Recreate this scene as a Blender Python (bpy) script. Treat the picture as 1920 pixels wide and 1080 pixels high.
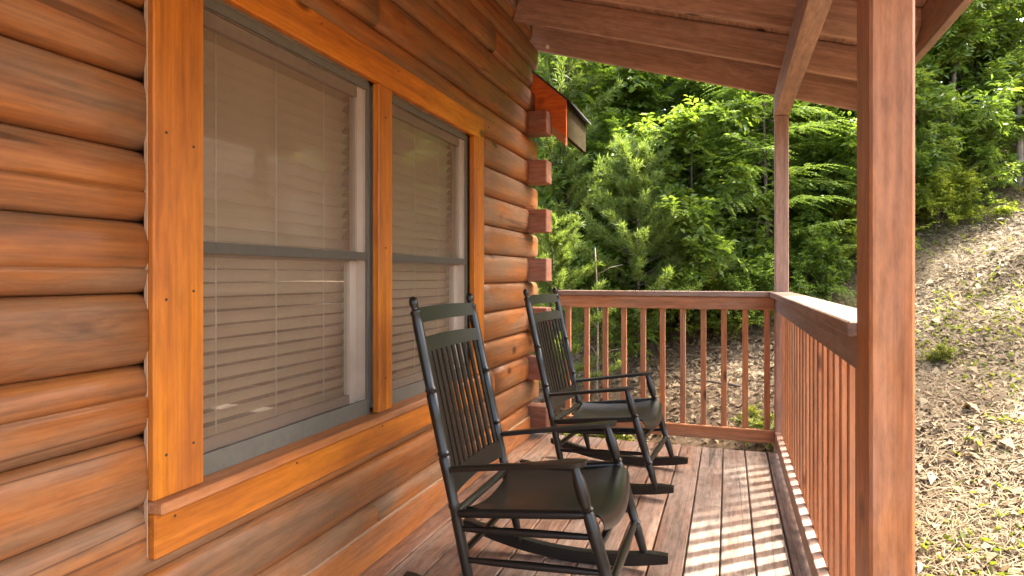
import bpy, bmesh, math, random
import numpy as np
from mathutils import Matrix, Vector

for o in list(bpy.data.objects):
    bpy.data.objects.remove(o)
random.seed(7)
R = math.radians
scene = bpy.context.scene
C = scene.collection

# ------------------------------------------------------------------ camera
F_PX, VP_X, HZ = 1175.0, 1365.0, 518.0
EYE = 1.18
YAW = math.atan((VP_X - 960.0) / F_PX)
cam_d = bpy.data.cameras.new('camera')
cam = bpy.data.objects.new('camera', cam_d)
C.objects.link(cam)
cam.location = (0, 0, EYE)
cam.rotation_euler = (R(90), 0, YAW)
cam_d.sensor_fit = 'HORIZONTAL'
cam_d.sensor_width = 36.0
cam_d.lens = 36.0 * F_PX / 1920.0
cam_d.shift_y = -(540.0 - HZ) / 1920.0
cam_d.clip_start = 0.05
cam_d.clip_end = 600
scene.camera = cam

# ------------------------------------------------------------------ sky and sun
SUN_DIR = Vector((1.0, 0.85, 1.83)).normalized()
w = bpy.data.worlds.new('World')
scene.world = w
w.use_nodes = True
nt = w.node_tree
bg = nt.nodes['Background']
sky = nt.nodes.new('ShaderNodeTexSky')
sky.sky_type = 'NISHITA'
sky.sun_disc = False
sky.sun_elevation = math.asin(SUN_DIR.z)
sky.sun_rotation = math.atan2(SUN_DIR.x, SUN_DIR.y)
sky.air_density = 0.7
sky.dust_density = 4.0
sky.ozone_density = 0.5
tint = nt.nodes.new('ShaderNodeMix')            # the warm white balance of the photograph
tint.data_type = 'RGBA'
tint.blend_type = 'MULTIPLY'
tint.inputs[0].default_value = 1.0
tint.inputs[7].default_value = (1.0, 0.94, 0.82, 1)
nt.links.new(sky.outputs[0], tint.inputs[6])
nt.links.new(tint.outputs[2], bg.inputs[0])
bg.inputs[1].default_value = 0.15
sd = bpy.data.lights.new('sun', 'SUN')
sd.energy = 2.0
sd.angle = R(1.2)
sd.color = (1.0, 0.94, 0.84)
sun = bpy.data.objects.new('sun', sd)
C.objects.link(sun)
sun.location = (8, 7, 14)
sun.rotation_euler = SUN_DIR.to_track_quat('Z', 'Y').to_euler()
vs = scene.view_settings
vs.view_transform = 'Standard'
vs.look = 'None'
vs.gamma = 1.0
vs.exposure = 3.42
cy = scene.cycles
cy.max_bounces = 6
cy.diffuse_bounces = 4
cy.glossy_bounces = 2
cy.transmission_bounces = 3
cy.transparent_max_bounces = 6
cy.caustics_reflective = False
cy.caustics_refractive = False

# ------------------------------------------------------------------ object helpers
WM = {}


def link(o, M, parent=None, name=None):
    C.objects.link(o)
    if parent is None:
        o.matrix_basis = M
    else:
        o.parent = parent
        o.matrix_basis = WM[parent].inverted() @ M
    WM[o] = M
    return o


def tag(o, label=None, cat=None, group=None, kind=None):
    if label: o['label'] = label
    if cat: o['category'] = cat
    if group: o['group'] = group
    if kind: o['kind'] = kind
    return o


def empty(name, loc, rz=0.0):
    o = bpy.data.objects.new(name, None)
    o.empty_display_size = 0.1
    return link(o, Matrix.Translation(loc) @ Matrix.Rotation(rz, 4, 'Z'))


def add(name, me, mat, parent=None, M=None):
    if mat is not None and not me.materials:
        me.materials.append(mat)
    o = bpy.data.objects.new(name, me)
    return link(o, M if M is not None else Matrix.Identity(4), parent)


BOX = {}


def box_mesh(L, W, T, bev, mat):
    key = (round(L, 4), round(W, 4), round(T, 4), round(bev, 4), mat.name)
    if key in BOX:
        return BOX[key]
    bm = bmesh.new()
    bmesh.ops.create_cube(bm, size=1.0)
    for v in bm.verts:
        v.co = Vector((v.co.x * L, v.co.y * W, v.co.z * T))
    if bev > 0:
        bmesh.ops.bevel(bm, geom=list(bm.edges), offset=bev, segments=1, affect='EDGES')
    me = bpy.data.meshes.new('board')
    bm.to_mesh(me)
    bm.free()
    me.materials.append(mat)
    BOX[key] = me
    return me


def box(name, x0, x1, y0, y1, z0, z1, mat, parent=None, bev=0.003, tilt=None):
    """a board; its long side is the mesh's local X so that the grain follows it"""
    d = (x1 - x0, y1 - y0, z1 - z0)
    c = Vector(((x0 + x1) / 2, (y0 + y1) / 2, (z0 + z1) / 2))
    a = max(range(3), key=lambda i: d[i])
    b, t = (a + 1) % 3, (a + 2) % 3
    me = box_mesh(d[a], d[b], d[t], bev, mat)
    M = Matrix.Identity(4)
    for col, ax in ((0, a), (1, b), (2, t)):
        for r in range(3):
            M[r][col] = 1.0 if r == ax else 0.0
    M = Matrix.Translation(c) @ (tilt if tilt is not None else Matrix.Identity(4)) @ M
    return add(name, me, mat, parent, M)


def bar(name, p0, p1, W, T, mat, parent=None, bev=0.003, up=(0, 0, 1)):
    """a straight board from p0 to p1, W wide sideways and T thick along up"""
    p0, p1, up = Vector(p0), Vector(p1), Vector(up)
    x = (p1 - p0)
    L = x.length
    x.normalize()
    y = up.cross(x).normalized()
    z = x.cross(y)
    M = Matrix.Translation((p0 + p1) / 2) @ Matrix((x, y, z)).transposed().to_4x4()
    return add(name, box_mesh(L, W, T, bev, mat), mat, parent, M)


def new_mesh(name, v, f, smooth=False):
    me = bpy.data.meshes.new(name)
    me.from_pydata([tuple(p) for p in v], [], f)
    me.update()
    if smooth:
        me.polygons.foreach_set('use_smooth', [True] * len(me.polygons))
    return me


def tube(path, rad, n=8, cap=True):
    """round tube along a path with a radius per point"""
    V, Fc = [], []
    P = [Vector(p) for p in path]
    for i, p in enumerate(P):
        d = (P[min(i + 1, len(P) - 1)] - P[max(i - 1, 0)]).normalized()
        a = Vector((0, 1, 0)) if abs(d.y) < 0.9 else Vector((1, 0, 0))
        s = d.cross(a).normalized()
        t = s.cross(d)
        for k in range(n):
            an = 2 * math.pi * k / n
            V.append(p + (s * math.cos(an) + t * math.sin(an)) * rad[i])
    for i in range(len(P) - 1):
        for k in range(n):
            a0, a1 = i * n + k, i * n + (k + 1) % n
            Fc.append((a0, a1, a1 + n, a0 + n))
    if cap:
        Fc.append(tuple(range(n - 1, -1, -1)))
        m = (len(P) - 1) * n
        Fc.append(tuple(range(m, m + n)))
    return V, Fc


def merge(parts):
    V, Fc = [], []
    for v, f in parts:
        b = len(V)
        V += list(v)
        Fc += [tuple(i + b for i in q) for q in f]
    return V, Fc


# ------------------------------------------------------------------ materials
def node(ntr, typ, **kw):
    n = ntr.nodes.new(typ)
    for k, v in kw.items():
        setattr(n, k, v)
    return n


def ramp(ntr, stops, interp='LINEAR'):
    n = ntr.nodes.new('ShaderNodeValToRGB')
    el = n.color_ramp.elements
    n.color_ramp.interpolation = interp
    while len(el) < len(stops):
        el.new(0.5)
    for e, (p, c) in zip(el, stops):
        e.position = p
        e.color = (c[0], c[1], c[2], 1) if len(c) == 3 else c
    return n


def g(v):
    return (v, v, v)


def wood(name, dark, mid, light, worn, wear=0.5, wear_soft=0.16, knots=1.0, rough=(0.42, 0.65), stretch=1.0,
         coat=0.0, bump=0.25, vary=0.25, checks=0.0, mottle=0.25, grain=0.13, spec=0.35):
    m = bpy.data.materials.new(name)
    m.use_nodes = True
    t = m.node_tree
    L = t.links.new
    p = t.nodes['Principled BSDF']
    tc = node(t, 'ShaderNodeTexCoord')
    oi = node(t, 'ShaderNodeObjectInfo')
    off = node(t, 'ShaderNodeVectorMath', operation='SCALE')
    off.inputs[0].default_value = (41.0, 17.0, 23.0)
    L(oi.outputs['Random'], off.inputs['Scale'])
    ad = node(t, 'ShaderNodeVectorMath', operation='ADD')
    L(tc.outputs['Object'], ad.inputs[0])
    L(off.outputs[0], ad.inputs[1])

    def mapped(s):
        mp = node(t, 'ShaderNodeMapping')
        mp.inputs['Scale'].default_value = s
        L(ad.outputs[0], mp.inputs[0])
        return mp.outputs[0]
    # knots: cells stretched along the grain
    vo = node(t, 'ShaderNodeTexVoronoi', voronoi_dimensions='3D')
    vo.inputs['Scale'].default_value = 1.0
    vo.inputs['Randomness'].default_value = 1.0
    L(mapped((3.0, 5.0, 3.0)), vo.inputs['Vector'])
    kr = ramp(t, [(0.0, g(1)), (0.09, g(0.85)), (0.17, g(0.0))])
    L(vo.outputs['Distance'], kr.inputs[0])
    kw = ramp(t, [(0.0, g(1)), (0.34, g(0))])
    L(vo.outputs['Distance'], kw.inputs[0])
    # grain bends round the knots
    bend = node(t, 'ShaderNodeVectorMath', operation='SCALE')
    bend.inputs[0].default_value = (0.0, 0.4, 0.4)
    L(kw.outputs[0], bend.inputs['Scale'])
    gv = node(t, 'ShaderNodeVectorMath', operation='ADD')
    L(mapped((1.1 * stretch, 16, 16)), gv.inputs[0])
    L(bend.outputs[0], gv.inputs[1])
    n1 = node(t, 'ShaderNodeTexNoise')
    n1.inputs['Scale'].default_value = 1.0
    n1.inputs['Detail'].default_value = 6.0
    n1.inputs['Roughness'].default_value = 0.62
    n1.inputs['Distortion'].default_value = 0.2
    L(gv.outputs[0], n1.inputs['Vector'])
    n2 = node(t, 'ShaderNodeTexNoise')
    n2.inputs['Scale'].default_value = 1.0
    n2.inputs['Detail'].default_value = 4.0
    L(mapped((5, 130, 130)), n2.inputs['Vector'])
    mixg = node(t, 'ShaderNodeMath', operation='MULTIPLY_ADD')
    L(n2.outputs[0], mixg.inputs[0])
    mixg.inputs[1].default_value = 0.5
    L(n1.outputs[0], mixg.inputs[2])
    r1 = ramp(t, [(0.44, dark), (0.72, mid), (1.0, light)])
    L(mixg.outputs[0], r1.inputs[0])
    # wear
    n3 = node(t, 'ShaderNodeTexNoise')
    n3.inputs['Scale'].default_value = 1.0
    n3.inputs['Detail'].default_value = 5.0
    n3.inputs['Roughness'].default_value = 0.6
    L(mapped((1.5, 7, 7)), n3.inputs['Vector'])
    r3 = ramp(t, [(max(0.0, 0.5 + (0.5 - wear) - wear_soft), g(0)), (min(1.0, 0.5 + (0.5 - wear) + wear_soft), g(1))])
    L(n3.outputs[0], r3.inputs[0])
    wm = node(t, 'ShaderNodeMix', data_type='RGBA')
    L(r3.outputs[0], wm.inputs[0])
    L(r1.outputs[0], wm.inputs[6])
    # worn colour carries the grain as well
    wg = node(t, 'ShaderNodeMix', data_type='RGBA', blend_type='MULTIPLY')
    wg.inputs[0].default_value = 1.0
    wr = ramp(t, [(0.45, g(0.62)), (1.0, g(1.15))])
    L(mixg.outputs[0], wr.inputs[0])
    wg.inputs[6].default_value = (*worn, 1)
    L(wr.outputs[0], wg.inputs[7])
    L(wg.outputs[2], wm.inputs[7])
    # knots dark
    km = node(t, 'ShaderNodeMix', data_type='RGBA')
    ks = node(t, 'ShaderNodeMath', operation='MULTIPLY')
    L(kr.outputs[0], ks.inputs[0])
    # only some of the cells have a knot
    sel = node(t, 'ShaderNodeSeparateColor')
    L(vo.outputs['Color'], sel.inputs[0])
    st = node(t, 'ShaderNodeMath', operation='LESS_THAN')
    L(sel.outputs[0], st.inputs[0])
    st.inputs[1].default_value = 0.32 * knots
    L(st.outputs[0], ks.inputs[1])
    L(ks.outputs[0], km.inputs[0])
    L(wm.outputs[2], km.inputs[6])
    km.inputs[7].default_value = (dark[0] * 0.25, dark[1] * 0.22, dark[2] * 0.3, 1)
    # board to board difference
    hv = node(t, 'ShaderNodeHueSaturation')
    mr = node(t, 'ShaderNodeMapRange')
    L(oi.outputs['Random'], mr.inputs[0])
    mr.inputs[3].default_value = 1.0 - vary
    mr.inputs[4].default_value = 1.0 + vary
    L(mr.outputs[0], hv.inputs['Value'])
    L(km.outputs[2], hv.inputs['Color'])
    last = hv.outputs[0]
    hgt = mixg.outputs[0]
    if checks > 0:                      # long drying cracks along the grain
        n5 = node(t, 'ShaderNodeTexNoise')
        n5.inputs['Scale'].default_value = 1.0
        n5.inputs['Detail'].default_value = 2.0
        L(mapped((0.16, 6.5, 6.5)), n5.inputs['Vector'])
        ab = node(t, 'ShaderNodeMath', operation='SUBTRACT')
        L(n5.outputs[0], ab.inputs[0])
        ab.inputs[1].default_value = 0.57
        ab2 = node(t, 'ShaderNodeMath', operation='ABSOLUTE')
        L(ab.outputs[0], ab2.inputs[0])
        cr = ramp(t, [(0.0, g(checks)), (0.003, g(checks)), (0.006, g(0))])
        L(ab2.outputs[0], cr.inputs[0])
        cm = node(t, 'ShaderNodeMix', data_type='RGBA')
        L(cr.outputs[0], cm.inputs[0])
        L(last, cm.inputs[6])
        cm.inputs[7].default_value = (dark[0] * 0.3, dark[1] * 0.3, dark[2] * 0.3, 1)
        last = cm.outputs[2]
    n7 = node(t, 'ShaderNodeTexNoise')         # thin dark grain lines
    n7.inputs['Scale'].default_value = 1.0
    n7.inputs['Detail'].default_value = 3.0
    n7.inputs['Roughness'].default_value = 0.5
    gv2 = node(t, 'ShaderNodeVectorMath', operation='ADD')
    L(mapped((0.9 * stretch, 60, 60)), gv2.inputs[0])
    bend2 = node(t, 'ShaderNodeVectorMath', operation='SCALE')
    bend2.inputs[0].default_value = (0.0, 2.0, 2.0)
    L(kw.outputs[0], bend2.inputs['Scale'])
    L(bend2.outputs[0], gv2.inputs[1])
    L(gv2.outputs[0], n7.inputs['Vector'])
    r7 = ramp(t, [(0.40, g(1.0 - grain)), (0.50, g(1.0)), (0.68, g(1.0 + 0.35 * grain))])
    L(n7.outputs[0], r7.inputs[0])
    m7 = node(t, 'ShaderNodeMix', data_type='RGBA', blend_type='MULTIPLY')
    m7.inputs[0].default_value = 1.0
    L(last, m7.inputs[6])
    L(r7.outputs[0], m7.inputs[7])
    last = m7.outputs[2]
    n6 = node(t, 'ShaderNodeTexNoise')         # fine blotches of dust and worn stain
    n6.inputs['Scale'].default_value = 1.0
    n6.inputs['Detail'].default_value = 7.0
    n6.inputs['Roughness'].default_value = 0.7
    L(mapped((9, 40, 40)), n6.inputs['Vector'])
    r6 = ramp(t, [(0.30, g(1 - mottle)), (0.52, g(1.0)), (0.72, g(1 + 0.6 * mottle))])
    L(n6.outputs[0], r6.inputs[0])
    mm = node(t, 'ShaderNodeMix', data_type='RGBA', blend_type='MULTIPLY')
    mm.inputs[0].default_value = 1.0
    L(last, mm.inputs[6])
    L(r6.outputs[0], mm.inputs[7])
    last = mm.outputs[2]
    L(last, p.inputs['Base Color'])
    rr = node(t, 'ShaderNodeMapRange')
    L(n3.outputs[0], rr.inputs[0])
    rr.inputs[1].default_value = 0.35
    rr.inputs[2].default_value = 0.65
    rr.inputs[3].default_value = rough[0]
    rr.inputs[4].default_value = rough[1]
    L(rr.outputs[0], p.inputs['Roughness'])
    p.inputs['Specular IOR Level'].default_value = spec
    p.inputs['Coat Weight'].default_value = coat
    p.inputs['Coat Roughness'].default_value = 0.35
    bp = node(t, 'ShaderNodeBump')
    bp.inputs['Strength'].default_value = bump
    bp.inputs['Distance'].default_value = 0.004
    L(hgt, bp.inputs['Height'])
    L(bp.outputs[0], p.inputs['Normal'])
    return m


def plain(name, col, rough=0.5, vary=0.12, scale=30.0, spec=0.4, metal=0.0, dirt=None, bump=0.0):
    m = bpy.data.materials.new(name)
    m.use_nodes = True
    t = m.node_tree
    L = t.links.new
    p = t.nodes['Principled BSDF']
    tc = node(t, 'ShaderNodeTexCoord')
    n = node(t, 'ShaderNodeTexNoise')
    n.inputs['Scale'].default_value = scale
    n.inputs['Detail'].default_value = 6
    n.inputs['Roughness'].default_value = 0.65
    L(tc.outputs['Object'], n.inputs['Vector'])
    lo = tuple(c * (1 - vary) for c in col)
    hi = tuple(min(1, c * (1 + vary)) for c in col)
    stops = [(0.3, lo), (0.62, hi)]
    if dirt is not None:
        stops += [(0.63, hi), (0.74, dirt)]
    r = ramp(t, stops)
    L(n.outputs[0], r.inputs[0])
    L(r.outputs[0], p.inputs['Base Color'])
    mr = node(t, 'ShaderNodeMapRange')
    L(n.outputs[0], mr.inputs[0])
    mr.inputs[3].default_value = max(0.05, rough - 0.06)
    mr.inputs[4].default_value = min(1, rough + 0.08)
    L(mr.outputs[0], p.inputs['Roughness'])
    p.inputs['Specular IOR Level'].default_value = spec
    p.inputs['Metallic'].default_value = metal
    if bump:
        b = node(t, 'ShaderNodeBump')
        b.inputs['Strength'].default_value = bump
        b.inputs['Distance'].default_value = 0.004
        L(n.outputs[0], b.inputs['Height'])
        L(b.outputs[0], p.inputs['Normal'])
    return m


def leafmat(name, c0, c1, c2, trans=0.4, rough=0.45, spec=0.35, tint=(1.45, 1.45, 0.65)):
    m = bpy.data.materials.new(name)
    m.use_nodes = True
    t = m.node_tree
    L = t.links.new
    p = t.nodes['Principled BSDF']
    out = t.nodes['Material Output']
    at = node(t, 'ShaderNodeAttribute', attribute_name='rnd')
    r = ramp(t, [(0.0, c0), (0.5, c1), (1.0, c2)])
    L(at.outputs['Fac'], r.inputs[0])
    L(r.outputs[0], p.inputs['Base Color'])
    p.inputs['Roughness'].default_value = rough
    p.inputs['Specular IOR Level'].default_value = spec
    if trans > 0:
        tr = node(t, 'ShaderNodeBsdfTranslucent')
        mu = node(t, 'ShaderNodeMix', data_type='RGBA', blend_type='MULTIPLY')
        mu.inputs[0].default_value = 1.0
        L(r.outputs[0], mu.inputs[6])
        mu.inputs[7].default_value = (*tint, 1)
        L(mu.outputs[2], tr.inputs[0])
        mx = node(t, 'ShaderNodeMixShader')
        mx.inputs[0].default_value = trans
        L(p.outputs[0], mx.inputs[1])
        L(tr.outputs[0], mx.inputs[2])
        L(mx.outputs[0], out.inputs[0])
    return m


M_log = wood('log_stain', (0.20, 0.064, 0.017), (0.325, 0.110, 0.028), (0.44, 0.165, 0.042), (0.265, 0.138, 0.068), wear=0.5,
             wear_soft=0.10, knots=1.4, rough=(0.38, 0.62), coat=0.05, bump=0.3, vary=0.14, checks=0.75, mottle=0.22, grain=0.14)
M_trim = wood('golden_casing', (0.34, 0.095, 0.008), (0.58, 0.178, 0.013), (0.70, 0.255, 0.024), (0.47, 0.140, 0.022), wear=0.5,
              knots=2.2, mottle=0.2, rough=(0.35, 0.55), coat=0.1, bump=0.15, vary=0.06)
M_raft = wood('rafter_stain', (0.27, 0.150, 0.105), (0.45, 0.265, 0.188), (0.55, 0.345, 0.255), (0.47, 0.305, 0.238), wear=0.5,
              knots=1.8, mottle=0.3, rough=(0.5, 0.7), vary=0.1)
M_rail = wood('rail_stain', (0.29, 0.105, 0.040), (0.46, 0.185, 0.075), (0.56, 0.26, 0.12), (0.46, 0.25, 0.14), wear=0.46,
              knots=0.7, rough=(0.45, 0.65), vary=0.1)
M_cap = wood('weathered_cap', (0.22, 0.095, 0.055), (0.33, 0.16, 0.10), (0.40, 0.22, 0.155), (0.34, 0.24, 0.185), wear=0.6,
             knots=0.6, rough=(0.55, 0.75), vary=0.08)
M_post = wood('post_stain', (0.27, 0.090, 0.024), (0.47, 0.165, 0.045), (0.56, 0.225, 0.07), (0.40, 0.20, 0.115), wear=0.5,
              wear_soft=0.14, knots=1.6, mottle=0.35, rough=(0.45, 0.65), vary=0.05)
M_deck = wood('deck_stain', (0.17, 0.078, 0.044), (0.34, 0.165, 0.095), (0.46, 0.26, 0.17), (0.40, 0.28, 0.215), wear=0.55,
              wear_soft=0.1, mottle=0.5, knots=0.8, rough=(0.45, 0.7), vary=0.12, bump=0.5, checks=0.6)
M_deckw = wood('deck_worn', (0.12, 0.068, 0.047), (0.22, 0.133, 0.095), (0.29, 0.19, 0.14), (0.27, 0.205, 0.165), wear=0.58,
               wear_soft=0.12, mottle=0.6, knots=0.8, rough=(0.5, 0.75), vary=0.1, bump=0.6, checks=0.7)
M_eave = wood('eave_stain', (0.50, 0.09, 0.014), (0.70, 0.14, 0.022), (0.78, 0.19, 0.035), (0.62, 0.14, 0.035), wear=0.4,
              knots=1.0, vary=0.05)
M_fascia = wood('shaded_fascia', (0.03, 0.022, 0.01), (0.045, 0.034, 0.016), (0.06, 0.046, 0.022), (0.05, 0.04, 0.022), vary=0.05, rough=(0.85, 0.95), spec=0.03)  # dark because the shade on the eave's side face is in the colour
M_end = wood('log_end_stain', (0.20, 0.075, 0.042), (0.33, 0.125, 0.072), (0.40, 0.17, 0.105), (0.32, 0.165, 0.115), vary=0.12, knots=1.5, mottle=0.4)
M_sill = wood('sill_stain', (0.30, 0.095, 0.025), (0.44, 0.155, 0.042), (0.54, 0.22, 0.07), (0.42, 0.20, 0.10), wear=0.45, knots=1.0, vary=0.05)
M_black = plain('black_paint', (0.0085, 0.0085, 0.0068), rough=0.30, vary=0.12, scale=14, spec=0.5, dirt=(0.016, 0.015, 0.012), bump=0.0)
M_green = plain('dark_green_paint', (0.014, 0.017, 0.008), rough=0.42, vary=0.12, scale=14, spec=0.4, dirt=(0.022, 0.024, 0.014))
M_sash = plain('shaded_sash_rail', (0.20, 0.15, 0.115), rough=0.5, vary=0.1)  # white rails in shade: the shade is put into this brown
M_bar = plain('screen_bar_grey', (0.075, 0.065, 0.05), rough=0.5, vary=0.1)
M_white = plain('white_vinyl', (0.72, 0.64, 0.54), rough=0.4, vary=0.06, scale=9)
M_grey = plain('screen_frame_grey', (0.13, 0.12, 0.095), rough=0.5, vary=0.1)
M_slat = plain('blind_slat', (0.62, 0.43, 0.29), rough=0.55, vary=0.06, scale=6)
M_dark = plain('room_dark', (0.05, 0.04, 0.033), rough=0.9)
M_roofing = plain('shingle', (0.05, 0.045, 0.04), rough=0.9, vary=0.4, scale=60)
M_bark = plain('bark', (0.10, 0.078, 0.06), rough=0.9, vary=0.5, scale=18, spec=0.2, bump=0.8)
M_barkp = plain('pale_bark', (0.22, 0.18, 0.135), rough=0.9, vary=0.4, scale=14, spec=0.2, bump=0.8)
M_soil = plain('soil', (0.14, 0.098, 0.062), rough=0.95, vary=0.6, scale=7, spec=0.15, bump=0.6)
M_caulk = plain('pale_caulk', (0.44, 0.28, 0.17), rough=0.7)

M_leaf = {
    'broad': leafmat('broad_leaf', (0.105, 0.168, 0.030), (0.145, 0.22, 0.040), (0.20, 0.275, 0.055), trans=0.52),
    'yellow': leafmat('yellow_green_leaf', (0.13, 0.18, 0.022), (0.23, 0.28, 0.035), (0.36, 0.37, 0.07), trans=0.5),
    'pale': leafmat('pale_green_leaf', (0.12, 0.18, 0.032), (0.17, 0.245, 0.045), (0.23, 0.30, 0.065), trans=0.5),
    'deep': leafmat('deep_green_leaf', (0.095, 0.155, 0.034), (0.13, 0.20, 0.042), (0.18, 0.25, 0.055), trans=0.55),
    'pine': leafmat('pine_needle', (0.13, 0.19, 0.050), (0.18, 0.25, 0.065), (0.27, 0.33, 0.10), trans=0.45),
    'laurel': leafmat('laurel_leaf', (0.12, 0.19, 0.038), (0.165, 0.245, 0.048), (0.27, 0.32, 0.06), trans=0.5, rough=0.3, spec=0.5),
    'litter': leafmat('dead_leaf', (0.115, 0.075, 0.040), (0.215, 0.155, 0.086), (0.31, 0.242, 0.143), trans=0.15, rough=0.65, spec=0.25, tint=(1, 0.9, 0.7)),
    'weed': leafmat('weed_leaf', (0.09, 0.125, 0.02), (0.16, 0.19, 0.03), (0.26, 0.26, 0.06), trans=0.4),
}


def screen_material():
    m = bpy.data.materials.new('insect_screen')
    m.use_nodes = True
    t = m.node_tree
    p = t.nodes['Principled BSDF']
    p.inputs['Base Color'].default_value = (0.27, 0.185, 0.12, 1)
    p.inputs['Roughness'].default_value = 0.6
    tr = node(t, 'ShaderNodeBsdfTransparent')
    mx = node(t, 'ShaderNodeMixShader')
    mx.inputs[0].default_value = 0.38
    t.links.new(tr.outputs[0], mx.inputs[1])
    t.links.new(p.outputs[0], mx.inputs[2])
    t.links.new(mx.outputs[0], t.nodes['Material Output'].inputs[0])
    return m


def glass_material():
    m = bpy.data.materials.new('window_glass')
    m.use_nodes = True
    t = m.node_tree
    t.nodes.remove(t.nodes['Principled BSDF'])
    tr = node(t, 'ShaderNodeBsdfTransparent')
    tr.inputs[0].default_value = (0.93, 0.95, 0.93, 1)
    gl = node(t, 'ShaderNodeBsdfGlossy')
    gl.inputs['Roughness'].default_value = 0.02
    fr = node(t, 'ShaderNodeFresnel')
    fr.inputs[0].default_value = 1.52
    mu = node(t, 'ShaderNodeMath', operation='MULTIPLY')
    mu.inputs[1].default_value = 1.9
    mu.use_clamp = True
    ge = node(t, 'ShaderNodeNewGeometry')
    inv = node(t, 'ShaderNodeMath', operation='SUBTRACT')
    inv.inputs[0].default_value = 1.0
    t.links.new(ge.outputs['Backfacing'], inv.inputs[1])      # the inner face of the pane adds no second reflection
    m2 = node(t, 'ShaderNodeMath', operation='MULTIPLY')
    t.links.new(fr.outputs[0], m2.inputs[0])
    t.links.new(inv.outputs[0], m2.inputs[1])
    t.links.new(m2.outputs[0], mu.inputs[0])
    mx = node(t, 'ShaderNodeMixShader')
    t.links.new(mu.outputs[0], mx.inputs[0])
    t.links.new(tr.outputs[0], mx.inputs[1])
    t.links.new(gl.outputs[0], mx.inputs[2])
    t.links.new(mx.outputs[0], t.nodes['Material Output'].inputs[0])
    return m


M_screen = screen_material()
M_glass = glass_material()

# ------------------------------------------------------------------ the hillside
rs = np.random.RandomState(11)


def ground_z(x, y):
    x = np.asarray(x, float)
    y = np.asarray(y, float)
    yy = np.where(y > 14, 14 + 14 * np.tanh((y - 14) / 14), y)
    yy = np.where(yy < -4, -4 + 4 * np.tanh((yy + 4) / 4), yy)
    xx = np.where(x > 10, 10 + 10 * np.tanh((x - 10) / 10), x)
    xx = np.where(xx < -4, -4 + 4 * np.tanh((xx + 4) / 4), xx)
    z = -2.0 + 0.34 * yy + 0.275 * xx
    z = z + 0.06 * np.sin(1.3 * x + 0.5 * y) * np.cos(0.9 * y - 0.4 * x) + 0.03 * np.sin(3.1 * x - 1.7 * y) + 0.02 * np.cos(4.3 * y + 2.2 * x)
    return z


def axis(lo, hi, n0, n1, far):
    core = np.linspace(lo, hi, n0)
    ext = np.geomspace(0.4, far, n1)
    return np.concatenate([lo - ext[::-1], core, hi + ext])


gx = axis(-6, 10, 110, 16, 150)
gy = axis(-3, 16, 130, 16, 150)
GX, GY = np.meshgrid(gx, gy)
GZ = ground_z(GX, GY)
V = np.stack([GX.ravel(), GY.ravel(), GZ.ravel()], 1)
nx_, ny_ = len(gx), len(gy)
idx = (np.arange(ny_ - 1)[:, None] * nx_ + np.arange(nx_ - 1)[None, :]).ravel()
Q = np.stack([idx, idx + 1, idx + 1 + nx_, idx + nx_], 1)


def np_mesh(name, V, Q, rnd=None, smooth=False):
    me = bpy.data.meshes.new(name)
    me.vertices.add(len(V))
    me.vertices.foreach_set('co', np.ascontiguousarray(V, dtype=np.float32).ravel())
    k = Q.shape[1]
    me.loops.add(Q.size)
    me.loops.foreach_set('vertex_index', np.ascontiguousarray(Q, dtype=np.int32).ravel())
    me.polygons.add(len(Q))
    me.polygons.foreach_set('loop_start', np.arange(0, Q.size, k, dtype=np.int32))
    me.polygons.foreach_set('loop_total', np.full(len(Q), k, dtype=np.int32))
    if smooth:
        me.polygons.foreach_set('use_smooth', np.ones(len(Q), dtype=bool))
    me.update(calc_edges=True)
    if rnd is not None:
        a = me.attributes.new('rnd', 'FLOAT', 'FACE')
        a.data.foreach_set('value', np.ascontiguousarray(rnd, dtype=np.float32))
    return me


hill = add('hillside', np_mesh('hillside', V, Q, smooth=True), M_soil)
tag(hill, 'bare brown soil of the hillside rising behind the porch', 'hillside', kind='structure')

# ------------------------------------------------------------------ the log cabin
X_OUT = -1.385            # outermost line of the round logs
PITCH = 0.181
Z0 = 0.050
X_IN = -1.60
cabin = empty('log_cabin', (-3.5, 1.8, 0))
tag(cabin, 'orange stained log cabin with a golden framed double window facing the porch', 'cabin')


def log_mesh(L, depth, h, seed, crack=None):
    """one milled log: length along X, face towards +Z(local), height along Y"""
    r = random.Random(seed)
    n = 17
    prof = []
    for i in range(n):
        s = -1 + 2 * i / (n - 1)
        s = math.copysign(1 - (1 - abs(s)) ** 1.25, s)
        d = depth * max(0.0, 1 - abs(s) ** 3.8) ** 0.56
        prof.append((s * h / 2, d))
    if crack is not None:
        k = crack
        a, b = prof[k]
        prof[k:k + 1] = [(a - 0.0035, b + 0.0015), (a, b - 0.014), (a + 0.0035, b - 0.003)]
    prof = [(-h / 2, -0.15)] + prof + [(h / 2, -0.15)]
    ns = max(2, int(L / 0.22))
    V, Fc = [], []
    ph = [r.uniform(0, 6.28) for _ in range(4)]
    for i in range(ns + 1):
        x = -L / 2 + L * i / ns
        k = 0.003 * math.sin(2.1 * x + ph[0]) + 0.002 * math.sin(5.3 * x + ph[1])
        for (a, d) in prof:
            V.append((x, a, d + (k if d > -0.1 else 0) + 0.0015 * math.sin(9 * x + 40 * a + ph[2])))
    m = len(prof)
    for i in range(ns):
        for j in range(m - 1):
            q = i * m + j
            Fc.append((q, q + m, q + m + 1, q + 1))
        q = i * m
        Fc.append((q, q + m - 1, q + 2 * m - 1, q + m))
    Fc.append(tuple(range(m)))
    Fc.append(tuple(ns * m + i for i in range(m - 1, -1, -1)))
    me = new_mesh('log', V, Fc, True)
    me.polygons[-1].use_smooth = False
    me.polygons[-2].use_smooth = False
    return me


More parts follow.
